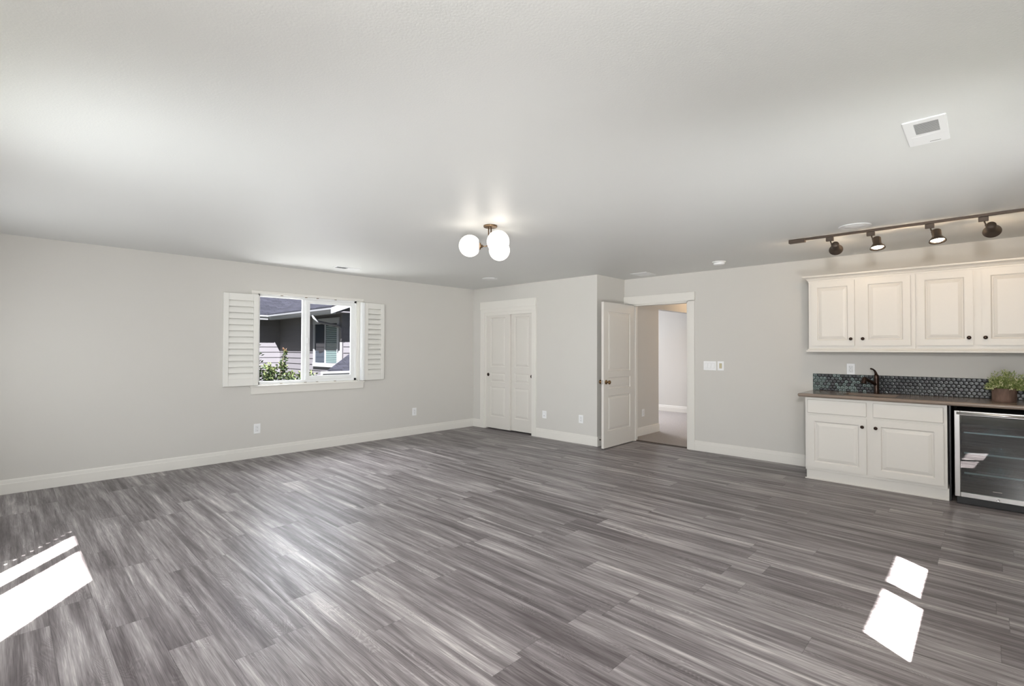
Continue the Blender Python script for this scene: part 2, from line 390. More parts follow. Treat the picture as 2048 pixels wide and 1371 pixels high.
# jambs
struct(MB().box(XK, XK+0.12, DY0, DY0+0.018, 0, DZ).box(XK, XK+0.12, DY1-0.018, DY1, 0, DZ).box(XK, XK+0.12, DY0, DY1, DZ-0.018, DZ)
       .box(XK+0.045, XK+0.06, DY0+0.018, DY0+0.03, 0, DZ-0.018).box(XK+0.045, XK+0.06, DY1-0.03, DY1-0.018, 0, DZ-0.018).build('trim_3', 'trim', bevel=0.0015))
struct(MB().box(XC+0.001, XC+0.12, CY0, CY0+0.012, 0, CZ).box(XC+0.001, XC+0.12, CY1-0.012, CY1, 0, CZ).box(XC+0.001, XC+0.12, CY0, CY1, CZ-0.012, CZ)
       .box(XC+0.004, XC+0.022, CY0+0.012, CY1-0.012, CZ-0.05, CZ-0.012).build('trim_4', 'trim'))
# threshold where plank floor meets carpet
struct(MB().box(XK+0.055, XK+0.10, DY0+0.018, DY1-0.018, 0.0, 0.009).build('trim_5', 'rail'))

# ------------------------------------------------------------------ raised-panel slabs
def slab(w, h, t, panels, both=False, prof=None):
    """slab in local coords: u=x 0..w, v=z 0..h, front face y=0 (toward -y), back y=t"""
    prof = prof or [(0, 0), (0.003, 0.009), (0.012, 0.011), (0.022, 0.011), (0.026, 0.006), (0.048, 0.0015)]
    mb = MB(); bm = mb.bm
    xs = sorted({0, w} | {round(p[0], 5) for p in panels} | {round(p[1], 5) for p in panels})
    zs = sorted({0, h} | {round(p[2], 5) for p in panels} | {round(p[3], 5) for p in panels})
    pset = [tuple(round(q, 5) for q in p) for p in panels]
    for side in ((0, 1), (t, -1)) if both else ((0, 1),):
        y0, sg = side
        vg = {}
        def V(x, z, y=None):
            y = y0 if y is None else y; k = (round(x,5), round(z,5), round(y,5))
            if k not in vg: vg[k] = bm.verts.new((x, y, z))
            return vg[k]
        for i in range(len(xs)-1):
            for j in range(len(zs)-1):
                cx = (xs[i]+xs[i+1])/2; cz = (zs[j]+zs[j+1])/2
                if any(p[0] < cx < p[1] and p[2] < cz < p[3] for p in pset): continue
                bm.faces.new([V(xs[i],zs[j]), V(xs[i+1],zs[j]), V(xs[i+1],zs[j+1]), V(xs[i],zs[j+1])])
        for p in pset:
            prev = None
            for (ins, dep) in prof:
                y = y0 + sg*dep
                r = [V(p[0]+ins, p[2]+ins, y), V(p[1]-ins, p[2]+ins, y), V(p[1]-ins, p[3]-ins, y), V(p[0]+ins, p[3]-ins, y)]
                if prev:
                    for k in range(4):
                        bm.faces.new([prev[k], prev[(k+1)%4], r[(k+1)%4], r[k]])
                prev = r
            bm.faces.new(prev)
    if not both: mb.face([(0,t,0),(w,t,0),(w,t,h),(0,t,h)])
    for q in (((0,0,0),(w,0,0),(w,t,0),(0,t,0)), ((0,0,h),(w,0,h),(w,t,h),(0,t,h)), ((0,0,0),(0,t,0),(0,t,h),(0,0,h)), ((w,0,0),(w,t,0),(w,t,h),(w,0,h))):
        mb.face(q)
    bmesh.ops.remove_doubles(bm, verts=bm.verts, dist=1e-5)
    return mb
def face_minus_x(): # local x -> world -y, local y -> world +x  (front looks toward -x)
    return Matrix(((0,1,0,0),(-1,0,0,0),(0,0,1,0),(0,0,0,1)))

# closet sliding doors (door_1)
d1 = sthing('door_1')
def closet_panel(y_hi, y_lo, xf, knob_left):
    w = y_hi-y_lo; s = 0.115 if w > 0.5 else 0.1
    mb = slab(w, 1.975, 0.034, [(s, w-s, 0.20, 0.71), (s, w-s, 0.795, 0.955), (s, w-s, 1.06, 1.90)])
    mb.xf(Matrix.Translation((xf, y_hi, 0.018)) @ face_minus_x())
    o = mb.build('sliding_panel', 'door', d1)
    ky = y_hi-0.055 if knob_left else y_lo+0.055
    p = MB().lathe([(0.029,0),(0.029,0.004),(0.024,0.006),(0.020,0.002),(0.001,0.001)], (xf, ky, 0.935), (-1,0,0), 24).build('finger_pull', 'bronze', o)
closet_panel(CY1-0.012, 5.757, XC+0.026, True)
closet_panel(5.80, CY0+0.012, XC+0.066, False)

# open hinged door (door_2), hinge at kitchen door jamb, swung nearly flat against the return wall
d2 = sthing('door_2')
wd, hd, td = 0.845, 2.025, 0.036
mb = slab(wd, hd, td, [(0.118, wd-0.118, 0.225, 0.715), (0.118, wd-0.118, 0.815, 0.972), (0.118, wd-0.118, 1.062, 1.895)], both=True)
HX, HY = 6.602, 3.862
ang = math.radians(1.4)
# leaf local: u from free edge; place so that u=wd is at hinge
leafM = Matrix.Translation((HX, HY-td, 0.012)) @ Matrix.Rotation(ang, 4, 'Z') @ Matrix.Translation((-wd, 0, 0))
mb.xf(leafM)
leaf = mb.build('leaf', 'door', d2, bevel=0.0012)
def knob_at(u, z, sgn, parent):
    prof = [(0.031,0),(0.031,0.004),(0.026,0.009),(0.013,0.012),(0.011,0.030),(0.016,0.036),(0.025,0.043),(0.029,0.053),(0.027,0.062),(0.019,0.068),(0.004,0.070)]
    base = leafM @ Vector((u, 0 if sgn < 0 else td, z)); ax = (leafM.to_3x3() @ Vector((0, sgn, 0)))
    MB().lathe(prof, base, ax, 28).build('knob', 'knobbrass', parent)
knob_at(0.062, 0.912, -1, leaf); knob_at(0.062, 0.912, 1, leaf)
mbl = MB().box(-0.0015, 0.001, 0.006, td-0.006, 0.885, 0.94).xf(leafM).build('latch_plate', 'chrome', leaf)
for z in (0.22, 1.02, 1.80):
    MB().cyl((HX+0.006, HY-0.001, z-0.045), (HX+0.006, HY-0.001, z+0.045), 0.006, 12).build('hinge', 'rail', d2)
ds = MB().lathe([(0.012,0),(0.012,0.004),(0.004,0.008),(0.004,0.068),(0.008,0.070),(0.009,0.082),(0.002,0.084)], (5.93, YC-0.016, 0.092), (0,-1,0.0), 14).build('door_stop', 'bronze')
tag(ds, 'small dark bronze door stop on the baseboard behind the open door', 'door stop')
# strike plate on the right jamb
MB().box(XK+0.02, XK+0.045, DY0+0.018, DY0+0.0195, 0.90, 0.96).build('strike_plate', 'brass', d2)

# ------------------------------------------------------------------ windows
def slider(name, axis, pos, a0, a1, z0, z1, dirn, split, rail=0.052):
    """vinyl slider window; frame sits inside the hole. axis 'y' plane y=pos, dirn=+1 outward. split = centre of meeting rail"""
    w = sthing(name)
    def bx(mb, u0, u1, n0, n1, w0, w1):
        p0, p1 = sorted((pos+dirn*n0, pos+dirn*n1))
        if axis == 'y': mb.box(u0, u1, p0, p1, w0, w1)
        else: mb.box(p0, p1, u0, u1, w0, w1)
    f = MB()
    bx(f, a0, a0+0.03, 0.03, 0.11, z0, z1); bx(f, a1-0.035, a1, 0.03, 0.11, z0, z1)
    bx(f, a0, a1, 0.03, 0.11, z0, z0+0.035); bx(f, a0, a1, 0.03, 0.11, z1-0.03, z1)
    bx(f, split-0.045, split+0.004, 0.06, 0.10, z0+0.03, z1-0.03)
    f.build('window_frame', 'vinyl', w, bevel=0.002)
    s = MB()
    s0, s1 = split-0.006, a1-0.036
    bx(s, s0, s0+rail, 0.034, 0.062, z0+0.036, z1-0.031); bx(s, s1-0.05, s1, 0.034, 0.062, z0+0.036, z1-0.031)
    bx(s, s0+rail-0.002, s1-0.048, 0.034, 0.062, z0+0.036, z0+0.086); bx(s, s0+rail-0.002, s1-0.048, 0.034, 0.062, z1-0.078, z1-0.031)
    so_ = s.build('sliding_sash', 'vinyl', w, bevel=0.002)
    g = MB(); bx(g, s0+0.045, s1-0.045, 0.046, 0.050, z0+0.08, z1-0.07); g.build('pane', 'glass', so_)
    g = MB(); bx(g, a0+0.028, split-0.040, 0.082, 0.086, z0+0.033, z1-0.028); g.build('pane', 'glass', w)
    k = MB(); bx(k, split+0.004, split+0.030, 0.022, 0.034, (z0+z1)/2-0.05, (z0+z1)/2+0.03); k.build('latch', 'vinyl', so_, bevel=0.004)
    return w
win = slider('window_1', 'y', YL, WX0+0.012, WX1-0.012, WZ0+0.012, WZ1-0.012, 1, 2.878)
# jamb liner, head trim, stool and apron
MB().box(WX0, WX0+0.012, YL-0.002, YL+T, WZ0, WZ1).box(WX1-0.012, WX1, YL-0.002, YL+T, WZ0, WZ1).box(WX0, WX1, YL-0.002, YL+T, WZ1-0.012, WZ1).box(WX0, WX1, YL-0.002, YL+T, WZ0, WZ0+0.012).build('jamb_liner', 'trim', win)
MB().box(2.160, 3.70, YL-0.022, YL, 2.072, 2.108).box(2.160, 2.235, YL-0.018, YL, 0.905, 2.072).box(3.625, 3.70, YL-0.018, YL, 0.905, 2.072).build('head_casing', 'trim', win, bevel=0.003)
MB().box(2.165, 3.708, YL-0.020, YL, 0.800, 0.890).box(2.150, 3.715, YL-0.034, YL, 0.888, 0.908).build('window_sill', 'trim', win, bevel=0.003)
# small shutter catches along head and sill
for zc in (WZ1-0.016, WZ0+0.014):
    for xc in (2.54, 2.86, 3.02, 3.28):
        MB().box(xc-0.014, xc+0.014, YL+0.004, YL+0.020, zc-0.004, zc+0.004).build('shutter_catch', 'brass', win, bevel=0.001)
slider('window_2', 'y', YS, SX0+0.0, SX1-0.0, SZ0, SZ1, -1, 2.908, 0.085)
slider('window_3', 'x', XB, BY0, BY1, 0.93, BZ1, -1, 3.04, 0.11)

# plantation shutters
def shutter(w, h, n, name, label, group, open_end=False, tilt=72):
    """local: x 0..w from hinge, z 0..h, thickness y 0..0.028, front y=0"""
    t = thing(name, (0,0,0), label, 'shutter', group)
    st = 0.058; rt, rb = 0.085, 0.085
    stl = 0.088 if open_end else st
    MB().box(0, stl, 0, 0.028, 0, h).build('stile', 'shutter', t, bevel=0.003)
    MB().box(w-st, w, 0, 0.028, 0, h).build('stile', 'shutter', t, bevel=0.003)
    MB().box(st, w-st, 0.001, 0.027, 0, rb).build('bottom_rail', 'shutter', t, bevel=0.002)
    MB().box(st, w-st, 0.001, 0.027, h-rt, h).build('top_rail', 'shutter', t, bevel=0.002)
    pitch = (h-rt-rb)/n; a = math.radians(tilt)
    for i in range(n):
        zc = rb + pitch*(i+0.5); mb = MB(); half = pitch*0.53
        pts = []
        for k in range(10):
            th = 2*PI*k/10; pu = math.cos(th)*half; pv = math.sin(th)*0.0055
            pts.append((pv*math.sin(a) - pu*math.cos(a) + 0.014, pu*math.sin(a) + pv*math.cos(a)))
        x0 = stl+0.001 + (0.048 if open_end else 0)
        mb.prism([(x0, p, zc+q) for p, q in pts], (w-st-0.001-x0, 0, 0))
        if open_end: mb.prism([(stl-0.001, p, zc+q*0.50) for p, q in pts], (0.052, 0, 0))
        mb.build('louver', 'shutter', t)
    return t
sl = shutter(0.392, 1.14, 13, 'window_shutter', 'white louvered shutter panel folded open left of the window', 'window shutters')
MB().box(0.372, 0.386, -0.006, 0, 0.56, 0.60).build('magnet_catch', 'shutter', sl, bevel=0.001)
# hinge at x=2.235 ; fold open flat against the wall, reaching left
sl.rotation_euler = (0, 0, PI - math.radians(4.5)); sl.location = (2.236, YL-0.036, 0.913)
for z in (0.10, 0.56, 1.02):
    MB().cyl((0.0,-0.004,z-0.03),(0.0,-0.004,z+0.03),0.005,10).build('hinge', 'shutter', sl)
sr = shutter(0.337, 1.14, 13, 'window_shutter', 'white louvered shutter panel folded open right of the window', 'window shutters', tilt=112)
sr.location = (3.700, YL-0.062, 0.915); sr.rotation_euler = (0, 0, math.radians(3.0))
# second folded leaf seen as edge strips beside the right shutter
tag(MB().box(3.640, 3.692, YL-0.075, YL-0.030, 0.915, 2.055).box(3.655, 3.662, YL-0.082, YL-0.074, 0.915, 2.055).build('shutter_frame_strip', 'vinyl', None, bevel=0.003),
    'narrow white upright shutter frame strip between window and right shutter', 'shutter frame')
# partly closed shutter inside the window behind the camera
sb = shutter(0.43, 1.31, 14, 'window_shutter', 'white louvered shutter panel closed over part of the rear window', 'window shutters', open_end=True, tilt=80)
sb.rotation_euler = (0, 0, PI/2); sb.location = (XB+0.004, 3.465, 0.935)

# ------------------------------------------------------------------ electrical plates
def plate(name, w, h, kind, label, cat, loc, facing, group=None):
    """facing: '-x' or '-y'"""
    t = thing(name, loc, label, cat, group, rotz=(-PI/2 if facing == '-x' else 0))
    MB().box(-w/2, w/2, -0.006, 0, -h/2, h/2).build('cover_plate', 'plate', t, bevel=0.0025)
    if kind == 'outlet':
        for dz in (0.020, -0.020):
            MB().box(-0.0178, 0.0178, -0.0066, -0.004, dz-0.0158, dz+0.0158).build('receptacle_surround', 'grille', t)
            r = MB().box(-0.0165, 0.0165, -0.0095, -0.005, dz-0.0145, dz+0.0145).build('receptacle', 'plate', t, bevel=0.003)
            MB().box(-0.0085, -0.0060, -0.0103, -0.009, dz-0.003, dz+0.008).box(0.0060, 0.0085, -0.0103, -0.009, dz-0.003, dz+0.006).box(-0.0025, 0.0025, -0.0103, -0.009, dz-0.011, dz-0.006).build('slots', 'slot', r)
    elif kind == 'rocker':
        MB().box(-0.0165, 0.0165, -0.010, -0.005, -0.033, 0.033).build('insert', 'plate', t, bevel=0.002)
    elif kind == 'jack':
        MB().box(-0.0178, 0.0178, -0.0066, -0.004, -0.0345, 0.0345).build('insert_surround', 'grille', t)
        MB().box(-0.0165, 0.0165, -0.010, -0.005, -0.033, 0.033).build('insert', 'plate', t, bevel=0.002)
        MB().box(-0.006, 0.006, -0.0115, -0.009, -0.020, -0.012).build('jack', 'slot', t)
    elif kind == 'triple':
        for dx in (-0.046, 0, 0.046):
            MB().box(dx-0.0178, dx+0.0178, -0.0066, -0.004, -0.0345, 0.0345).build('rocker_surround', 'grille', t)
            MB().prism([(dx-0.0165, -0.005, -0.033), (dx-0.0165, -0.013, -0.033), (dx-0.0165, -0.008, 0.033), (dx-0.0165, -0.005, 0.033)], (0.033, 0, 0)).build('rocker', 'plate', t, bevel=0.0015)
    elif kind == 'dimmer':
        MB().box(-0.0178, 0.0178, -0.0066, -0.004, -0.0345, 0.0345).build('rocker_surround', 'grille', t)
        MB().box(-0.0165, 0.0165, -0.010, -0.005, -0.033, 0.033).build('rocker', 'beige', t, bevel=0.002)
    return t
plate('wall_outlet', 0.078, 0.122, 'outlet', 'white duplex outlet low on the left wall below the window', 'outlet', (2.246, YL, 0.365), '-y')
plate('wall_outlet', 0.078, 0.122, 'outlet', 'white outlet low on the left wall near the closet corner', 'outlet', (4.618, YL, 0.368), '-y')
plate('wall_jack', 0.082, 0.116, 'jack', 'white jack plate beside the closet door casing', 'wall plate', (XC, 4.976, 0.361), '-x')
plate('wall_outlet', 0.078, 0.118, 'outlet', 'white outlet on the closet wall close to the outside corner', 'outlet', (XC, 4.277, 0.361), '-x')
plate('wall_outlet', 0.075, 0.118, 'outlet', 'white outlet in the hallway seen through the open doorway', 'outlet', (7.181, 4.0, 0.36), '-y')
plate('wall_outlet', 0.078, 0.122, 'outlet', 'white duplex outlet above the dark tile backsplash', 'outlet', (XK, 1.105, 1.165), '-x')
plate('light_switch', 0.168, 0.120, 'triple', 'wide white plate with three rocker switches beside the doorway', 'light switch', (XK, 2.690, 1.163), '-x')
plate('dimmer_switch', 0.082, 0.120, 'dimmer', 'white single switch plate with an almond rocker', 'light switch', (XK, 2.546, 1.164), '-x')

# ------------------------------------------------------------------ ceiling fittings
def speaker(x, y, label):
    t = thing('ceiling_speaker', (x, y, H), label, 'ceiling speaker', 'ceiling speakers')
    MB().lathe([(0.118, 0), (0.118, -0.004), (0.112, -0.007), (0.104, -0.0065)], seg=48).build('rim', 'plate', t)
    MB().lathe([(0.1045, -0.002), (0.1045, -0.0055), (0.03, -0.008), (0.001, -0.008)], seg=48).build('grille', 'plate', t)
speaker(5.125, 5.42, 'round white ceiling speaker near the closet corner')
speaker(5.090, 0.815, 'round white ceiling speaker above the track light')
t = thing('smoke_detector', (6.028, 2.335, H), 'round white smoke detector on the ceiling left of the track light', 'smoke detector')
MB().lathe([(0.076, 0), (0.076, -0.010), (0.070, -0.014)], seg=40).build('base', 'plate', t)
MB().lathe([(0.062, -0.012), (0.064, -0.030), (0.058, -0.038), (0.03, -0.042), (0.001, -0.042)], seg=40).build('cover', 'plate', t)
def register(name, x0, x1, y0, y1, label, n, along, mat='plate', dark=None):
    cx, cy = (x0+x1)/2, (y0+y1)/2
    t = thing(name, (cx, cy, H), label, 'air vent'); w, d = (x1-x0)/2, (y1-y0)/2; b = 0.022
    MB().box(-w, w, -d, -d+b, -0.006, 0).box(-w, w, d-b, d, -0.006, 0).box(-w, -w+b, -d+b, d-b, -0.006, 0).box(w-b, w, -d+b, d-b, -0.006, 0).build('frame', mat, t, bevel=0.002)
    MB().box(-w+b, w-b, -d+b, d-b, -0.0012, 0).build('duct_backing', 'slot', t)
    for i in range(n):
        if along == 'x':
            yy = -d+b + (2*d-2*b)*(i+0.5)/n
            if dark: segs = [(-w+b, -0.02, -1), (0.0, w-b, 1)]
            else: segs = [(-w+b, w-b, 1)]
            for a0, a1, sg in segs:
                MB().prism([(a0, yy-0.009*sg, -0.001), (a0, yy-0.008*sg, -0.001), (a0, yy+0.006*sg, -0.008), (a0, yy+0.005*sg, -0.008)], (a1-a0, 0, 0)).build('slat', mat, t)
        else:
            xx = -w+b + (2*w-2*b)*(i+0.5)/n
            MB().prism([(xx-0.009, -d+b, -0.001), (xx-0.007, -d+b, -0.001), (xx+0.008, -d+b, -0.008), (xx+0.006, -d+b, -0.008)], (0, 2*d-2*b, 0)).build('slat', mat, t)
    return t
register('ceiling_register', 2.99, 3.33, 6.03, 6.17, 'slim white ceiling register near the left wall above the window', 6, 'x', dark=True)
register('ceiling_register', 6.135, 6.42, 3.37, 3.615, 'square white ceiling register near the hallway doorway', 12, 'x')
# heater / exhaust grille
t = thing('ceiling_vent_fan', (3.11, 0.205, H), 'white rectangular ceiling fan cover with fine grey grille', 'vent fan')
t.scale = (1, 1, 0.55)
MB().box(-0.182, 0.182, -0.080, 0.080, -0.014, 0).build('cover', 'plate', t, bevel=0.006)
g = MB()
MB().box(-0.138, 0.008, -0.050, 0.038, -0.0150, -0.0138).build('grille_backing', 'slot', t)
for i in range(12):
    x = -0.134 + i*0.0122
    MB().box(x-0.0030, x+0.0030, -0.051, 0.039, -0.0165, -0.0145).build('slat', 'grille', t)
MB().box(0.148, 0.152, -0.046, -0.004, -0.0150, -0.0138).build('slot', 'slot', t)
MB().box(0.040, 0.145, -0.060, 0.060, -0.0155, -0.0138).build('light_lens', 'plate', t, bevel=0.0008)

# globe ceiling light
t = thing('ceiling_light', (2.924, 3.090, H), 'brass flush ceiling light with three glowing white globes', 'ceiling light')
MB().lathe([(0.060,0),(0.060,-0.012),(0.055,-0.016),(0.001,-0.016)], seg=40).build('canopy', 'brass', t)
GZ = -0.181
gl = [(-0.130, 0.110), (-0.080, -0.190), (0.165, 0.045)]
gl = [(2.785-2.924, 3.20-3.09, 0.0), (2.838-2.924, 2.905-3.09, 0.0), (3.093-2.924, 3.150-3.09, 0.0)]
for i, (gx, gy, gz) in enumerate(gl):
    d = Vector((gx, gy, 0)); L_ = d.length; dn = d.normalized(); off = dn*0.016
    z0 = GZ + 0.0
    pts = [off + Vector((0,0,-0.014)), off + Vector((0,0,z0+0.035))]
    for k in range(1, 7):
        a = PI/2*k/6; pts.append(off + dn*(0.030*(1-math.cos(a))) + Vector((0,0,z0+0.035-0.035*math.sin(a))))
    pts.append(dn*(L_-0.095) + Vector((0,0,z0)))
    arm = MB().tube(pts, 0.0048, 12).build('arm', 'brass', t)
    c = dn*L_ + Vector((0,0,z0))
    MB().lathe([(0.010,0),(0.014,0.004),(0.014,0.014),(0.028,0.018),(0.030,0.026),(0.028,0.030)], dn*(L_-0.112)+Vector((0,0,z0)), dn, 20).build('fitter', 'brass', arm)
    # globe: truncated at the fitter side
    prof = []
    Rg = 0.0935; a0 = math.radians(38)
    for k in range(25):
        a = a0 + (PI-a0)*k/24
        prof.append((max(Rg*math.sin(a), 0.0005), -Rg*math.cos(a)))
    MB().lathe(prof, c, dn, 40).build('globe_shade', 'globe', arm)

# track light rail and four adjustable spotlights
TX = 5.325
t = thing('track_rail', (TX, 0.5, H), 'long dark bronze track rail on the ceiling over the cabinets', 'track light rail')
MB().box(-0.015, 0.015, -0.86, 0.80, -0.020, 0).build('rail', 'rail', t, bevel=0.002)
MB().box(-0.026, 0.026, 0.745, 0.885, -0.036, 0).build('feed_box', 'rail', t, bevel=0.005)
MB().box(-0.019, 0.019, -0.868, -0.858, -0.026, 0).build('end_cap', 'rail', t, bevel=0.001)
def spot_head(y, aim, label, power):
    t = thing('track_spotlight', (TX, y, H-0.024), label, 'spotlight', 'spotlights on the track')
    MB().box(-0.014, 0.014, -0.030, 0.030, -0.034, 0).build('adapter', 'rail', t, bevel=0.003)
    sw = Vector((0.0, -0.045, 0))
    MB().tube([(0, -0.005, -0.030), (0, -0.008, -0.046), (0, -0.012, -0.056), (0.0, -0.014, -0.075)], 0.0055, 10).build('swivel_arm', 'rail', t)
    a = Vector(aim).normalized(); piv = Vector((0.0, -0.016, -0.082))
    c0 = piv - a*0.035 + Vector((0, -0.028, -0.002))
    head = MB().lathe([(0.0004,-0.002),(0.022,0.0),(0.029,0.006),(0.031,0.012),(0.031,0.060),(0.034,0.066),(0.050,0.088),(0.056,0.102),(0.057,0.106),(0.054,0.107),(0.046,0.092),(0.030,0.070)], c0, a, 32, caps=False).build('lamp_head', 'rail', t)
    MB().cyl(piv + Vector((0,0.004,0)), piv + Vector((0,-0.012,0)), 0.010, 14).build('pivot', 'rail', t)
    MB().lathe([(0.031,0.072),(0.044,0.091),(0.038,0.097),(0.001,0.100)], c0, a, 28, caps=False).build('reflector_bulb', 'bulb', head)
    sd_ = bpy.data.lights.new('lamp_beam', 'SPOT'); sd_.energy = power; sd_.color = (1.0, 0.72, 0.46); sd_.spot_size = math.radians(130); sd_.spot_blend = 0.8; sd_.shadow_soft_size = 0.04
    so2 = bpy.data.objects.new('lamp_beam', sd_); COL.objects.link(so2); so2.parent = head
    so2.location = c0 + a*0.112; so2.rotation_euler = a.to_track_quat('-Z', 'Y').to_euler()
    for sg in (-1, 1):      # light leaking sideways from the open back of the lamp, grazing the ceiling
        pl = bpy.data.lights.new('lamp_vent_glow', 'SPOT'); pl.energy = 4.5; pl.color = (1.0, 0.76, 0.50); pl.shadow_soft_size = 0.02; pl.spot_size = math.radians(75); pl.spot_blend = 1.0
        p2 = bpy.data.objects.new('lamp_vent_glow', pl); COL.objects.link(p2); p2.parent = head; p2.location = piv + Vector((0.01, sg*0.075, 0.0)); p2.rotation_euler = Vector((0.25, sg*1.0, 0.42)).to_track_quat('-Z', 'Y').to_euler()
    return t
spot_head(1.045, (0.80, 0.10, -0.30), 'bronze track spotlight turned to the wall, nearest the feed box', 8)
spot_head(0.735, (-0.25, -0.10, -1.0), 'glowing bronze track spotlight, second from the feed box', 7)
spot_head(0.337, (-0.28, -0.10, -1.0), 'glowing bronze track spotlight, third from the feed box', 7)
spot_head(0.015, (0.80, -0.05, -0.28), 'bronze track spotlight turned to the wall, farthest from the feed box', 8)

# ------------------------------------------------------------------ cabinets
CABP = [(0, 0), (0.003, 0.008), (0.009, 0.011), (0.016, 0.011), (0.019, 0.007), (0.042, 0.001)]
def mush_knob(loc, parent):
    MB().lathe([(0.008,0),(0.007,0.010),(0.010,0.014),(0.0155,0.019),(0.0165,0.023),(0.013,0.029),(0.004,0.032)], loc, (-1,0,0), 20).build('knob', 'bronze', parent)
def cab_door(xf, y_hi, y_lo, z0, z1, parent, knob=None, name='door', flat=False, inset=0.062):
    w, h = y_hi-y_lo, z1-z0
    if flat:
        mb = MB(); mb.box(0, w, 0.0, 0.019, 0, h)
    else: mb = slab(w, h, 0.019, [(inset, w-inset, inset, h-inset)], prof=CABP)
    mb.xf(Matrix.Translation((xf, y_hi, z0)) @ face_minus_x())
    o = mb.build(name, 'cab', parent, bevel=0.0045 if not flat else 0.007, seg=3)
    if knob: mush_knob((xf, knob[0], knob[1]), o)
    return o
UX = 6.30
def upper(y_hi, y_lo, doors, label, left_end):
    t = thing('upper_cabinet', (0,0,0), label, 'cabinet', 'wall cabinets')
    MB().box(UX, XK-0.002, y_lo+0.0005, y_hi, 1.382, 2.150).build('body', 'cab', t, bevel=0.001)
    for (a, b, k) in doors: cab_door(UX-0.019, a, b, 1.425, 2.128, t, (k, 1.497))
    e = 0.05 if left_end else 0.0
    # crown: stepped cove profile along front (and left return)
    def prof_run(pr, name):
        mb = MB()
        y1 = y_hi
        n = len(pr); A = [mb.bm.verts.new((UX-d, y_lo+0.0005, z)) for d, z in pr]
        B = [mb.bm.verts.new((UX-d, y1+(d if left_end else 0), z)) for d, z in pr]
        for i in range(n-1): mb.bm.faces.new([A[i], A[i+1], B[i+1], B[i]])
        if left_end:
            Cc = [mb.bm.verts.new((XK-0.001, y1+d, z)) for d, z in pr]
            for i in range(n-1): mb.bm.faces.new([B[i], B[i+1], Cc[i+1], Cc[i]])
            mb.bm.faces.new([B[-1], A[-1], mb.bm.verts.new((XK-0.001, y_lo+0.0005, pr[-1][1])), Cc[-1]])
            mb.bm.faces.new([B[0], A[0], mb.bm.verts.new((XK-0.001, y_lo+0.0005, pr[0][1])), Cc[0]])
        else:
            mb.bm.faces.new([A[-1], B[-1], mb.bm.verts.new((XK-0.001, y1, pr[-1][1])), mb.bm.verts.new((XK-0.001, y_lo+0.0005, pr[-1][1]))])
            mb.bm.faces.new([A[0], B[0], mb.bm.verts.new((XK-0.001, y1, pr[0][1])), mb.bm.verts.new((XK-0.001, y_lo+0.0005, pr[0][1]))])
        mb.build(name, 'cab', t)
    prof_run([(0.0, 2.138), (0.006, 2.138), (0.006, 2.150), (0.012, 2.154), (0.016, 2.164), (0.026, 2.176), (0.042, 2.183), (0.044, 2.187), (0.052, 2.188), (0.052, 2.200), (0.0, 2.200)], 'crown_molding')
    prof_run([(0.0, 1.356), (0.018, 1.356), (0.020, 1.360), (0.020, 1.372), (0.012, 1.378), (0.010, 1.388), (0.0, 1.392)], 'light_rail')
    return t
upper(1.445, 0.512, [(1.418, 1.014, 1.045), (0.957, 0.550, 0.940)], 'white raised-panel upper cabinet above the faucet', True)
upper(0.512, -0.405, [(0.500, 0.094, 0.123), (0.035, -0.370, 0.012)], 'white raised-panel upper cabinet above the potted plant', False)

BX = 6.03
t = thing('base_cabinet', (0,0,0), 'white two-door base cabinet under the brown countertop', 'cabinet')
MB().box(BX, BX+0.02, 0.272, 1.420, 0.100, 0.872).box(BX+0.02, XK-0.002, 0.272, 0.290, 0.100, 0.872).box(BX+0.02, XK-0.002, 1.402, 1.420, 0.100, 0.872).box(BX+0.02, XK-0.002, 0.290, 1.402, 0.100, 0.118).build('body', 'cab', t, bevel=0.0015)
MB().box(BX+0.012, XK-0.002, 0.262, 1.413, 0.0, 0.112).box(BX+0.002, BX+0.012, 0.262, 1.426, 0.0, 0.012).build('plinth', 'cab', t, bevel=0.002)
for (a, b, k) in ((1.398, 0.878, 0.910), (0.826, 0.297, 0.800)):
    cab_door(BX-0.019, a, b, 0.130, 0.686, t, (k, 0.606), inset=0.066)
    cab_door(BX-0.019, a, b, 0.706, 0.850, t, None, name='drawer_front', flat=True)
# countertop
ct = MB(); CX0 = 5.990
prof = [(0, 0.876), (-0.006, 0.878), (-0.012, 0.886), (-0.014, 0.894), (-0.012, 0.904), (-0.006, 0.910), (0, 0.912)]
sy0, sy1, sx0, sx1 = 0.66, 1.10, 6.12, 6.44
for (x0, x1, y0, y1) in ((CX0, sx0, YS+0.001, 1.47), (sx1, XK-0.001, YS+0.001, 1.47), (sx0, sx1, YS+0.001, sy0), (sx0, sx1, sy1, 1.47)):
    ct.box(x0, x1, y0, y1, 0.876, 0.912)
ct.prism([(CX0+d, YS+0.001, z) for d, z in prof], (0, 1.47-YS-0.001, 0))
ct.prism([(CX0, 1.47-d, z) for d, z in prof], (XK-0.001-CX0, 0, 0))
tag(ct.build('countertop', 'counter'), 'polished brown stone countertop with an eased front edge', 'countertop')
sk = MB()
sk.box(sx0-0.008, sx1+0.008, sy0-0.008, sy1+0.008, 0.72, 0.728).box(sx0-0.008, sx0, sy0-0.008, sy1+0.008, 0.728, 0.874).box(sx1, sx1+0.008, sy0-0.008, sy1+0.008, 0.728, 0.874)
sk.box(sx0, sx1, sy0-0.008, sy0, 0.728, 0.874).box(sx0, sx1, sy1, sy1+0.008, 0.728, 0.874)
tag(sk.build('bar_sink', 'lower_cab_in'), 'small dark undermount bar sink in front of the faucet', 'sink')

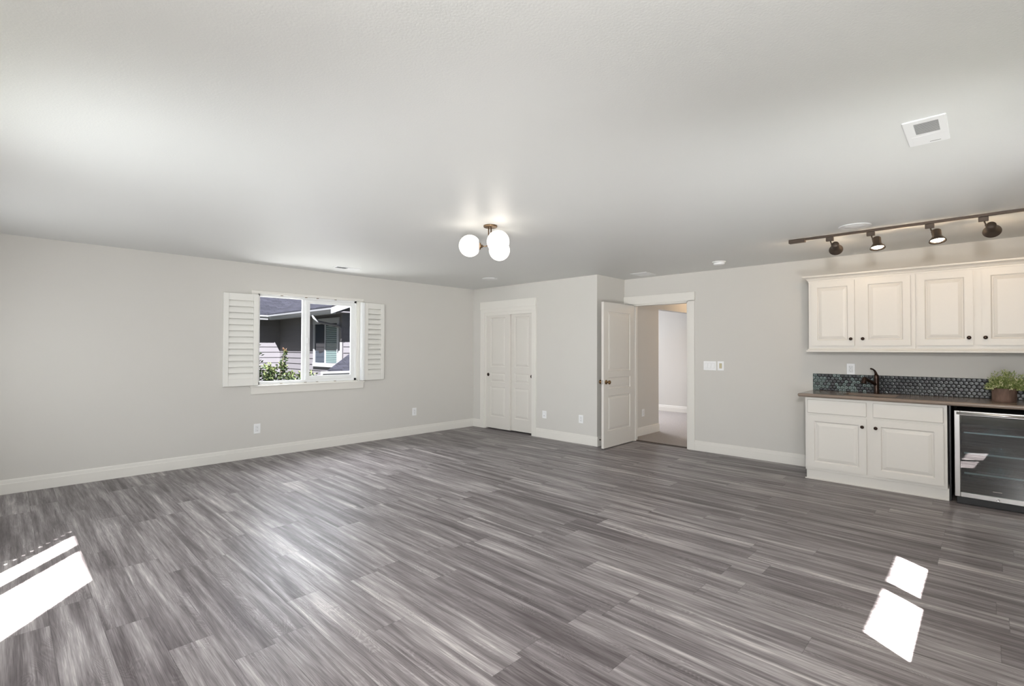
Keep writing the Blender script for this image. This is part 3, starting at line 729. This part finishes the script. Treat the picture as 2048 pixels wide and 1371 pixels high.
# backsplash: hexagon mosaic
rnd = random.Random(5)
tile_m = []
for i, (c, r) in enumerate((((0.010,0.011,0.012),0.30), ((0.022,0.024,0.026),0.30), ((0.040,0.045,0.045),0.32), ((0.017,0.015,0.018),0.35), ((0.12,0.16,0.15),0.32))):
    tile_m.append(simple('glass_tile_%d' % i, c, r, metal=0.2, noise=0.25, nscale=12))
bs = MB(); SY0, SY1, SZ_0, SZ_1 = YS+0.002, 1.477, 0.9125, 1.103
bs.box(XK-0.006, XK, SY0, SY1, SZ_0, SZ_1, 0)
hw = 0.0375; rowp = hw*0.866; Rr = hw/math.sqrt(3)*0.955
row = 0; z = SZ_0 + 0.010
def clip(poly):
    def cl(poly, f):
        o = []
        for i in range(len(poly)):
            a, b = poly[i], poly[(i+1) % len(poly)]; fa, fb = f(a), f(b)
            if fa >= 0: o.append(a)
            if (fa >= 0) != (fb >= 0):
                t_ = fa/(fa-fb); o.append((a[0]+(b[0]-a[0])*t_, a[1]+(b[1]-a[1])*t_))
        return o
    for f in (lambda p: p[0]-SY0, lambda p: SY1-p[0], lambda p: p[1]-SZ_0, lambda p: SZ_1-p[1]):
        poly = cl(poly, f)
        if len(poly) < 3: return None
    return poly
while z < SZ_1 + hw*0.5:
    y = SY0 + (hw/2 if row % 2 else 0)
    while y < SY1 + hw/2:
        poly = clip([(y+Rr*math.cos(PI/6+k*PI/3), z+Rr*math.sin(PI/6+k*PI/3)) for k in range(6)])
        if poly:
            cyy = sum(p[0] for p in poly)/len(poly); czz = sum(p[1] for p in poly)/len(poly)
            ty, tz = rnd.uniform(-0.02, 0.02), rnd.uniform(-0.02, 0.02)
            mi = rnd.choice((1,1,1,2,2,4,4,3)); rim = 5 if rnd.random() < max(0.0, (cyy-0.75)*1.1) else (3 if rnd.random() < 0.3 else mi)
            out_ = [(XK-0.0055, p[0], p[1]) for p in poly]
            inn = [(XK-0.0105+(p[0]-cyy)*ty+(p[1]-czz)*tz, cyy+(p[0]-cyy)*0.86, czz+(p[1]-czz)*0.86) for p in poly]
            mid_ = [(XK-0.0112, cyy+(p[0]-cyy)*0.40, czz+(p[1]-czz)*0.40) for p in poly]
            va = [bs.bm.verts.new(p) for p in out_]; vb = [bs.bm.verts.new(p) for p in inn]; vc = [bs.bm.verts.new(p) for p in mid_]
            n = len(va)
            for A_, B_ in ((va, vb), (vb, vc)):
                for k in range(n):
                    f = bs.bm.faces.new([A_[k], A_[(k+1)%n], B_[(k+1)%n], B_[k]]); f.material_index = rim
            f = bs.bm.faces.new(vc); f.material_index = mi
        y += hw
    z += rowp; row += 1
MAT['grout'] = simple('dark_grout', (0.018, 0.019, 0.020), 0.8)
tag(bs.build('backsplash', ['grout'] + tile_m), 'dark hexagonal glass tile backsplash strip along the counter', 'backsplash')

# faucet
t = thing('bar_faucet', (6.485, 0.856, 0.912), 'dark bronze single-lever bar faucet behind the sink', 'faucet')
MB().lathe([(0.029,0),(0.029,0.006),(0.024,0.010),(0.0225,0.014),(0.0225,0.150),(0.0235,0.160),(0.0235,0.185),(0.020,0.200),(0.012,0.208),(0.001,0.210)], seg=28).build('body', 'bronze', t)
sp = [(-0.005, 0.004, 0.098), (-0.035, 0.022, 0.118), (-0.075, 0.048, 0.138), (-0.105, 0.068, 0.152), (-0.125, 0.082, 0.158)]
sp_o = MB().tube(sp, [0.017, 0.017, 0.0165, 0.016, 0.017], 16).build('spout', 'bronze', t)
MB().lathe([(0.012,-0.022),(0.020,-0.018),(0.0225,-0.006),(0.0225,0.020),(0.025,0.042),(0.024,0.048),(0.017,0.048)], (-0.130, 0.085, 0.158), (-0.25, 0.16, -1.0), 20).build('spray_head', 'bronze', t)
MB().tube([(0,0,0.196), (-0.002,0.004,0.222), (-0.012,0.012,0.246), (-0.028,0.026,0.262), (-0.048,0.042,0.268)], [0.016, 0.012, 0.009, 0.0075, 0.0085], 12).build('lever', 'bronze', t)

# potted plant
PX, PY = 6.31, -0.105
t = thing('potted_plant', (PX, PY, 0.912), 'flowering green plant in a brown bark pot on the counter', 'potted plant')
MB().lathe([(0.078,0),(0.082,0.004),(0.082,0.020),(0.083,0.100),(0.084,0.122),(0.080,0.124),(0.077,0.122),(0.075,0.105)], seg=40).build('pot', 'pot', t)
MB().lathe([(0.076,0.095),(0.076,0.108),(0.04,0.118),(0.001,0.120)], seg=24).build('moss', 'soil', t)
rp = random.Random(11)
def leaf_quad(mb, base, d, up, L_, W_, mi):
    s = d.cross(up).normalized(); 
    p0 = base; p1 = base + d*L_*0.45 + s*W_/2; p2 = base + d*L_; p3 = base + d*L_*0.45 - s*W_/2; pm = base + d*L_*0.5 - up*W_*0.15
    v = [mb.bm.verts.new(p) for p in (p0, p1, p2, p3, pm)]
    for q in ((0,1,4), (1,2,4), (2,3,4), (3,0,4)):
        f = mb.bm.faces.new([v[i] for i in q]); f.material_index = mi
fo = MB(); st_ = MB(); fl = MB()
for (ox, oy, ns, rr, hh) in ((0.0, -0.012, 230, 0.125, 0.175), (0.02, -0.125, 160, 0.085, 0.13), (-0.01, 0.035, 60, 0.07, 0.11)):
    for i in range(ns):
        a = rp.uniform(0, 2*PI); el = math.asin(rp.uniform(0.02, 1.0)); rad = rr*rp.uniform(0.55, 1.0)
        tip = Vector((ox + rad*math.cos(a)*math.cos(el), oy + rad*math.sin(a)*math.cos(el)*1.05, 0.105 + hh*rp.uniform(0.35,1.0)*math.sin(el)*0.95 + 0.01))
        if tip.z < 0.135 and (tip.xy.length < 0.09): tip.z = 0.14
        root = Vector((ox*0.2, oy*0.2, 0.10)) + Vector((rp.uniform(-.04,.04), rp.uniform(-.04,.04), 0))
        if i % 3 == 0: st_.tube([root, (root+tip)/2 + Vector((0,0,0.02)), tip], 0.0011, 4)
        outd = (tip - Vector((ox, oy, 0.10))).normalized()
        for k in range(6):
            d = (outd + Vector((rp.uniform(-1,1), rp.uniform(-1,1), rp.uniform(-0.6,0.9)))*0.8).normalized()
            leaf_quad(fo, tip + Vector((rp.uniform(-1,1), rp.uniform(-1,1), rp.uniform(-1,1)))*0.014, d, d.orthogonal().normalized(), rp.uniform(0.014, 0.026), rp.uniform(0.006, 0.010), 0 if rp.random() < 0.5 else 1)
        if rp.random() < 0.16:
            for k in range(7):
                c = tip + outd*0.010 + Vector((rp.uniform(-1,1), rp.uniform(-1,1), rp.uniform(-1,1)))*0.010
                bmesh.ops.create_icosphere(fl.bm, subdivisions=1, radius=0.0038, matrix=Matrix.Translation(c))
fo.build('foliage', ['leaf', 'leaf2'], t); st_.build('stems', 'leaf', t); fl.build('flowers', 'petal', t)

# wine cooler
t = thing('wine_cooler', (0,0,0), 'stainless framed wine cooler with dark glass door under the counter', 'wine cooler')
FY1, FY0 = 0.222, -0.385
b = MB()
b.box(6.03, 6.60, FY1-0.03, FY1-0.004, 0.07, 0.835).box(6.03, 6.60, FY0+0.004, FY0+0.03, 0.07, 0.835).box(6.03, 6.60, FY0+0.03, FY1-0.03, 0.81, 0.835).box(6.03, 6.60, FY0+0.03, FY1-0.03, 0.07, 0.10).box(6.58, 6.60, FY0+0.03, FY1-0.03, 0.10, 0.81)
b.build('cabinet_shell', 'black', t)
MB().box(6.02, 6.58, FY0+0.01, FY1-0.01, 0.0, 0.068).build('toe_grille', 'black', t, bevel=0.004)
for z in (0.27, 0.45, 0.635):
    sh = MB()
    for k in range(9):
        x = 6.10 + k*0.055; sh.cyl((x, FY0+0.032, z), (x, FY1-0.032, z), 0.0022, 6)
    r = sh.build('wire_shelf', 'chrome', t)
    MB().box(6.062, 6.082, FY0+0.06, FY1-0.06, z-0.006, z+0.007).build('shelf_front', 'steel', r, bevel=0.002)
MB().box(6.50, 6.56, -0.30, 0.14, 0.12, 0.16).build('compressor_hump', 'dark_in', t)
d = thing('door', (0,0,0)); d.parent = t
ad = math.radians(-2.3); dp = Vector((5.985, FY1, 0)); d.rotation_euler = (0, 0, ad); d.location = dp - Matrix.Rotation(ad, 3, 'Z') @ dp   # door stands a touch proud on its right side
fx0, fx1 = 5.98, 6.022
fr = MB()
fr.box(fx0, fx1, FY1-0.038, FY1, 0.070, 0.836).box(fx0, fx1, FY0, FY0+0.038, 0.070, 0.836).box(fx0, fx1, FY0+0.038, FY1-0.038, 0.070, 0.110).box(fx0, fx1, FY0+0.038, FY1-0.038, 0.798, 0.836)
fr.build('door_frame', 'steel', d, bevel=0.003)
MB().box(fx0+0.012, fx0+0.018, FY0+0.036, FY1-0.036, 0.108, 0.80).build('door_glass', 'fglass', d)
hb = MB().tube([(fx0-0.020, FY1-0.018, 0.816), (fx0-0.020, FY0+0.018, 0.816)], 0.0105, 16)
hb.cyl((fx0-0.016, FY1-0.035, 0.816), (fx0+0.004, FY1-0.035, 0.816), 0.006, 10).cyl((fx0-0.016, FY0+0.035, 0.816), (fx0+0.004, FY0+0.035, 0.816), 0.006, 10)
hb.build('handle', 'steel', d)
MB().lathe([(0.010,0),(0.010,0.005),(0.007,0.006),(0.004,0.003),(0.001,0.003)], (fx0, -0.056, 0.088), (-1,0,0), 18).build('lock', 'chrome', d)
lg = MB()
for k in range(11): lg.box(fx0+0.0105, fx0+0.012, -0.079+k*0.0052, -0.0762+k*0.0052, 0.150, 0.1545)
lg.build('maker_mark', 'steel', d)
# dark recess lining around the appliance
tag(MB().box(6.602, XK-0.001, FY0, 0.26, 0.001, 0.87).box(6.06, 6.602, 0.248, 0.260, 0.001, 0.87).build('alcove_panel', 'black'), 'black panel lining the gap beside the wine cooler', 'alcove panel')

# hallway lamp (out of view round the doorway)
t = thing('hall_light', (8.9, 3.2, H), 'small warm flush lamp on the hallway ceiling', 'ceiling light')
MB().lathe([(0.11,0),(0.11,-0.02),(0.10,-0.03)], seg=32).build('base', 'brass', t)
MB().lathe([(0.10,-0.028),(0.095,-0.05),(0.06,-0.075),(0.001,-0.085)], seg=32).build('lamp_shade', 'globe', t)
pd = bpy.data.lights.new('hall_glow', 'POINT'); pd.energy = 20; pd.color = (1.0, 0.70, 0.42); pd.shadow_soft_size = 0.08
po = bpy.data.objects.new('hall_glow', pd); COL.objects.link(po); po.parent = t; po.location = (0, 0, -0.15)

# ------------------------------------------------------------------ outside
struct(MB().box(-40, 60, -40, 60, -3.2, -3.0).build('ground', 'ground'))
# unseen overhang added on the side wall to shade the upper part of that window
struct(MB().box(-1.2, 7.2, YS-T-0.6, YS-T, 2.32, 2.44).build('added_eave', 'owhite'))
# neighbouring wing
nh = thing('neighbour_house', (0,0,0), 'dark grey sided house wing with shingle roof outside the window', 'house')
NX, NY, NC = 6.25, 16.50, 12.30
def siding(name, axis, pos, a0, a1, z0, z1, flip, base=0.088):
    mb = MB(); e = 0.1685; z = base - 30*e
    while z < z1:
        zt = min(z+e+0.01, z1); zb = max(z, z0)
        if zt > z0 + 0.001:
            for (o0, o1, q0, q1) in ((0.020, 0.004, zb, zt),):
                p = [(pos-o0*flip, q0), (pos-o1*flip, q1), (pos+0.03*flip, q1), (pos+0.03*flip, q0)]
                if axis == 'x': mb.prism([(a, a0, b) for a, b in p], (0, a1-a0, 0))
                else: mb.prism([(a0, a, b) for a, b in p], (a1-a0, 0, 0))
        z += e
    return mb.build(name, 'siding', nh)
siding('siding', 'x', NX, NC, NY, -3.0, 2.35, 1)
siding('siding', 'y', NY, -2.0, NX, -3.0, 2.35, 1)
siding('siding', 'y', NC, NX, 12.0, -3.0, 4.3, 1)
MB().box(NX-0.024, NX+0.02, NC-0.024, NC+0.09, -3.0, 2.4).build('corner_board', 'siding', nh)
sl_ = 0.38
def roofpoly(pts, mat, name):
    mb = MB(); mb.prism(pts, (0, 0, 0.035)); return mb.build(name, mat, nh)
G = 5.70; GY = 15.98; RY = 11.75
zr = lambda d: 2.405 + sl_*d
roofpoly([(G-0.03, RY, zr(0)), (G-0.03, GY, zr(0)), (G+7, GY+7, zr(7)), (G+7, RY, zr(7))], 'shx', 'roof')
roofpoly([(-3, GY-0.03, zr(0)), (G, GY-0.03, zr(0)), (G+7, GY+7, zr(7)), (-3, GY+7, zr(7))], 'shy', 'roof')
MB().box(G+0.02, NX, RY+0.03, NY, 2.30, 2.33).box(-2, G+0.02, GY+0.02, NY, 2.30, 2.33).build('soffit', 'siding', nh)
def gutter(pts, vec, name='gutter'): return MB().prism(pts, vec).build(name, 'owhite', nh, bevel=0.004)
gp = [(0.10, 2.255), (0.03, 2.262), (0.02, 2.30), (-0.02, 2.36), (-0.03, 2.41), (0.10, 2.41)]
gutter([(G+p, RY+0.02, z) for p, z in gp], (0, GY-RY+0.06, 0))
gutter([(-2.5, GY+p, z) for p, z in gp], (G+2.5, 0, 0))
# rake board rising along the gable
MB().prism([(G-0.02, RY, 2.255), (G-0.02, RY, 2.43), (G+7, RY, 2.43+sl_*7), (G+7, RY, 2.235+sl_*7)], (0, 0.03, 0)).build('rake_board', 'owhite', nh)
MB().prism([(G+0.05, RY+0.03, 2.26), (G+7, RY+0.03, 2.24+sl_*7), (G+7, NC, 2.24+sl_*7), (G+0.05, NC, 2.26)], (0, 0, 0.02)).build('rake_soffit', 'siding', nh)
# downspout with white elbow; lower pipe's shade is painted in with dark siding colour
MB().tube([(G+0.05, 12.95, 2.26), (G+0.06, 12.92, 2.20), (G+0.14, 12.83, 2.09)], 0.036, 8).build('downspout', 'owhite', nh)
MB().tube([(G+0.14, 12.83, 2.09), (NX-0.10, 12.30, 1.97), (NX-0.06, 12.25, 1.92), (NX-0.06, 12.24, 1.55)], 0.036, 8).build('downspout', 'siding', nh)
MB().tube([(NX-0.06, 12.24, 1.56), (NX-0.06, 12.24, -3.0)], 0.034, 8).build('downspout', 'siding', nh)
# vent pipe on far roof
MB().cyl((7.35, 17.9, 3.0), (7.35, 17.9, 3.9), 0.045, 12).build('vent_pipe', 'siding', nh)
MB().lathe([(0.13,0.0),(0.06,0.08)], (7.35, 17.9, 3.08), (0,0,1), 14).build('pipe_flashing', 'owhite', nh)
# neighbour window
wf = MB(); wy0, wy1, wz0, wz1 = 12.40, 13.94, 0.87, 2.22
wf.box(NX-0.055, NX+0.01, wy0, wy0+0.10, wz0, wz1).box(NX-0.055, NX+0.01, wy1-0.09, wy1, wz0, wz1).box(NX-0.065, NX+0.01, wy0-0.01, wy1+0.01, wz1-0.15, wz1).box(NX-0.065, NX+0.01, wy0-0.01, wy1+0.01, wz0, wz0+0.11)
wf.box(NX-0.045, NX+0.01, 13.18, 13.24, wz0+0.11, wz1-0.15)
nw = wf.build('window', 'owhite', nh, bevel=0.004)
MB().box(NX-0.030, NX-0.026, wy0+0.09, wy1-0.08, wz0+0.10, wz1-0.14).build('pane', 'darkglass', nw)
bl = MB()
for k in range(20): bl.box(NX-0.033, NX-0.030, wy0+0.12, 13.16, wz0+0.13+k*0.051, wz0+0.165+k*0.051)
bl.build('blinds', 'blind', nw)
# lower hip roof in front of the gable
ex, ey, ez = 5.24, 11.0, 0.85
mb = MB(); mb.prism([(ex, ey, ez), (8.5, ey, ez), (8.5, 12.28, ez+0.42), (ex+1.29, 12.28, ez+0.42)], (0,0,0.03))
mb.build('lower_roof', 'shy', nh)
MB().prism([(ex-0.12, ey+p, z-1.56) for p, z in gp], (3.4, 0, 0)).build('gutter', 'owhite', nh, bevel=0.004)
MB().prism([(ex+0.40, ey+0.2, -3.0), (8.5, ey+0.2, -3.0), (8.5, 12.28, -3.0), (ex+1.5, 12.28, -3.0)], (0, 0, 3.84)).build('lower_wall', 'siding', nh)

# shrub outside the window
rs = random.Random(3)
t = thing('shrub', (3.3, 9.2, -3.0), 'leafy green shrub outside with orange new growth at its tip', 'shrub')
st_ = MB(); lf = MB(); tp = MB()
def stemto(x, y, ztop, n, spread, zlow):
    base = Vector((rs.uniform(-.15,.15), rs.uniform(-.15,.15), 0)); tip = Vector((x, y, ztop+3.0))
    mid_ = (base+tip)/2 + Vector((rs.uniform(-.1,.1), rs.uniform(-.1,.1), 0.2))
    pts = [base, base*0.6+mid_*0.4, mid_, mid_*0.4+tip*0.6, tip]
    st_.tube(pts, [0.014, 0.012, 0.009, 0.006, 0.003], 6)
    for i in range(n):
        f = rs.random()**0.62; z = zlow + (ztop-zlow)*f + 3.0
        k = (z/tip.z); p = base.lerp(tip, k) + Vector((rs.gauss(0,1), rs.gauss(0,1), rs.gauss(0, .6)))*spread*(1.15-f*0.85)
        d = Vector((rs.uniform(-1,1), rs.uniform(-1,1), rs.uniform(-.6,.9))).normalized()
        for q in range(2):
            d2 = (d + Vector((rs.uniform(-1,1), rs.uniform(-1,1), rs.uniform(-1,1)))*0.6).normalized()
            leaf_quad(lf, p, d2, d2.orthogonal().normalized(), rs.uniform(0.040, 0.065), rs.uniform(0.020, 0.030), 1 if (rs.random() < 0.35 or f > 0.9) else 0)
for (x, y, zt) in ((-0.42,-0.45,1.42), (-0.30,-0.2,1.22), (-0.18,-0.35,1.10), (-0.05,-0.3,1.06), (0.10,-0.35,1.12), (0.02,0.0,0.98), (-0.35,0.2,1.1), (0.25,-0.35,0.95), (0.42,-0.40,0.92), (0.52,-0.35,0.80), (-0.55,-0.3,1.30), (-0.6,0.0,1.1), (0.62,-0.30,0.93)):
    stemto(x, y, zt, 230, 0.105, 0.30)
stemto(0.12, -0.38, 1.33, 60, 0.04, 0.9)
for k in range(16):
    d = Vector((rs.uniform(-1,1), rs.uniform(-1,1), rs.uniform(0.2,1.4))).normalized()
    leaf_quad(tp, Vector((0.12, -0.38, 4.33+rs.uniform(-0.03,0.03))), d, d.orthogonal().normalized(), 0.055, 0.018, 0)
st_.build('stems', 'bark', t); lf.build('foliage', ['bush', 'bush2'], t); tp.build('new_growth', 'bloom', t)
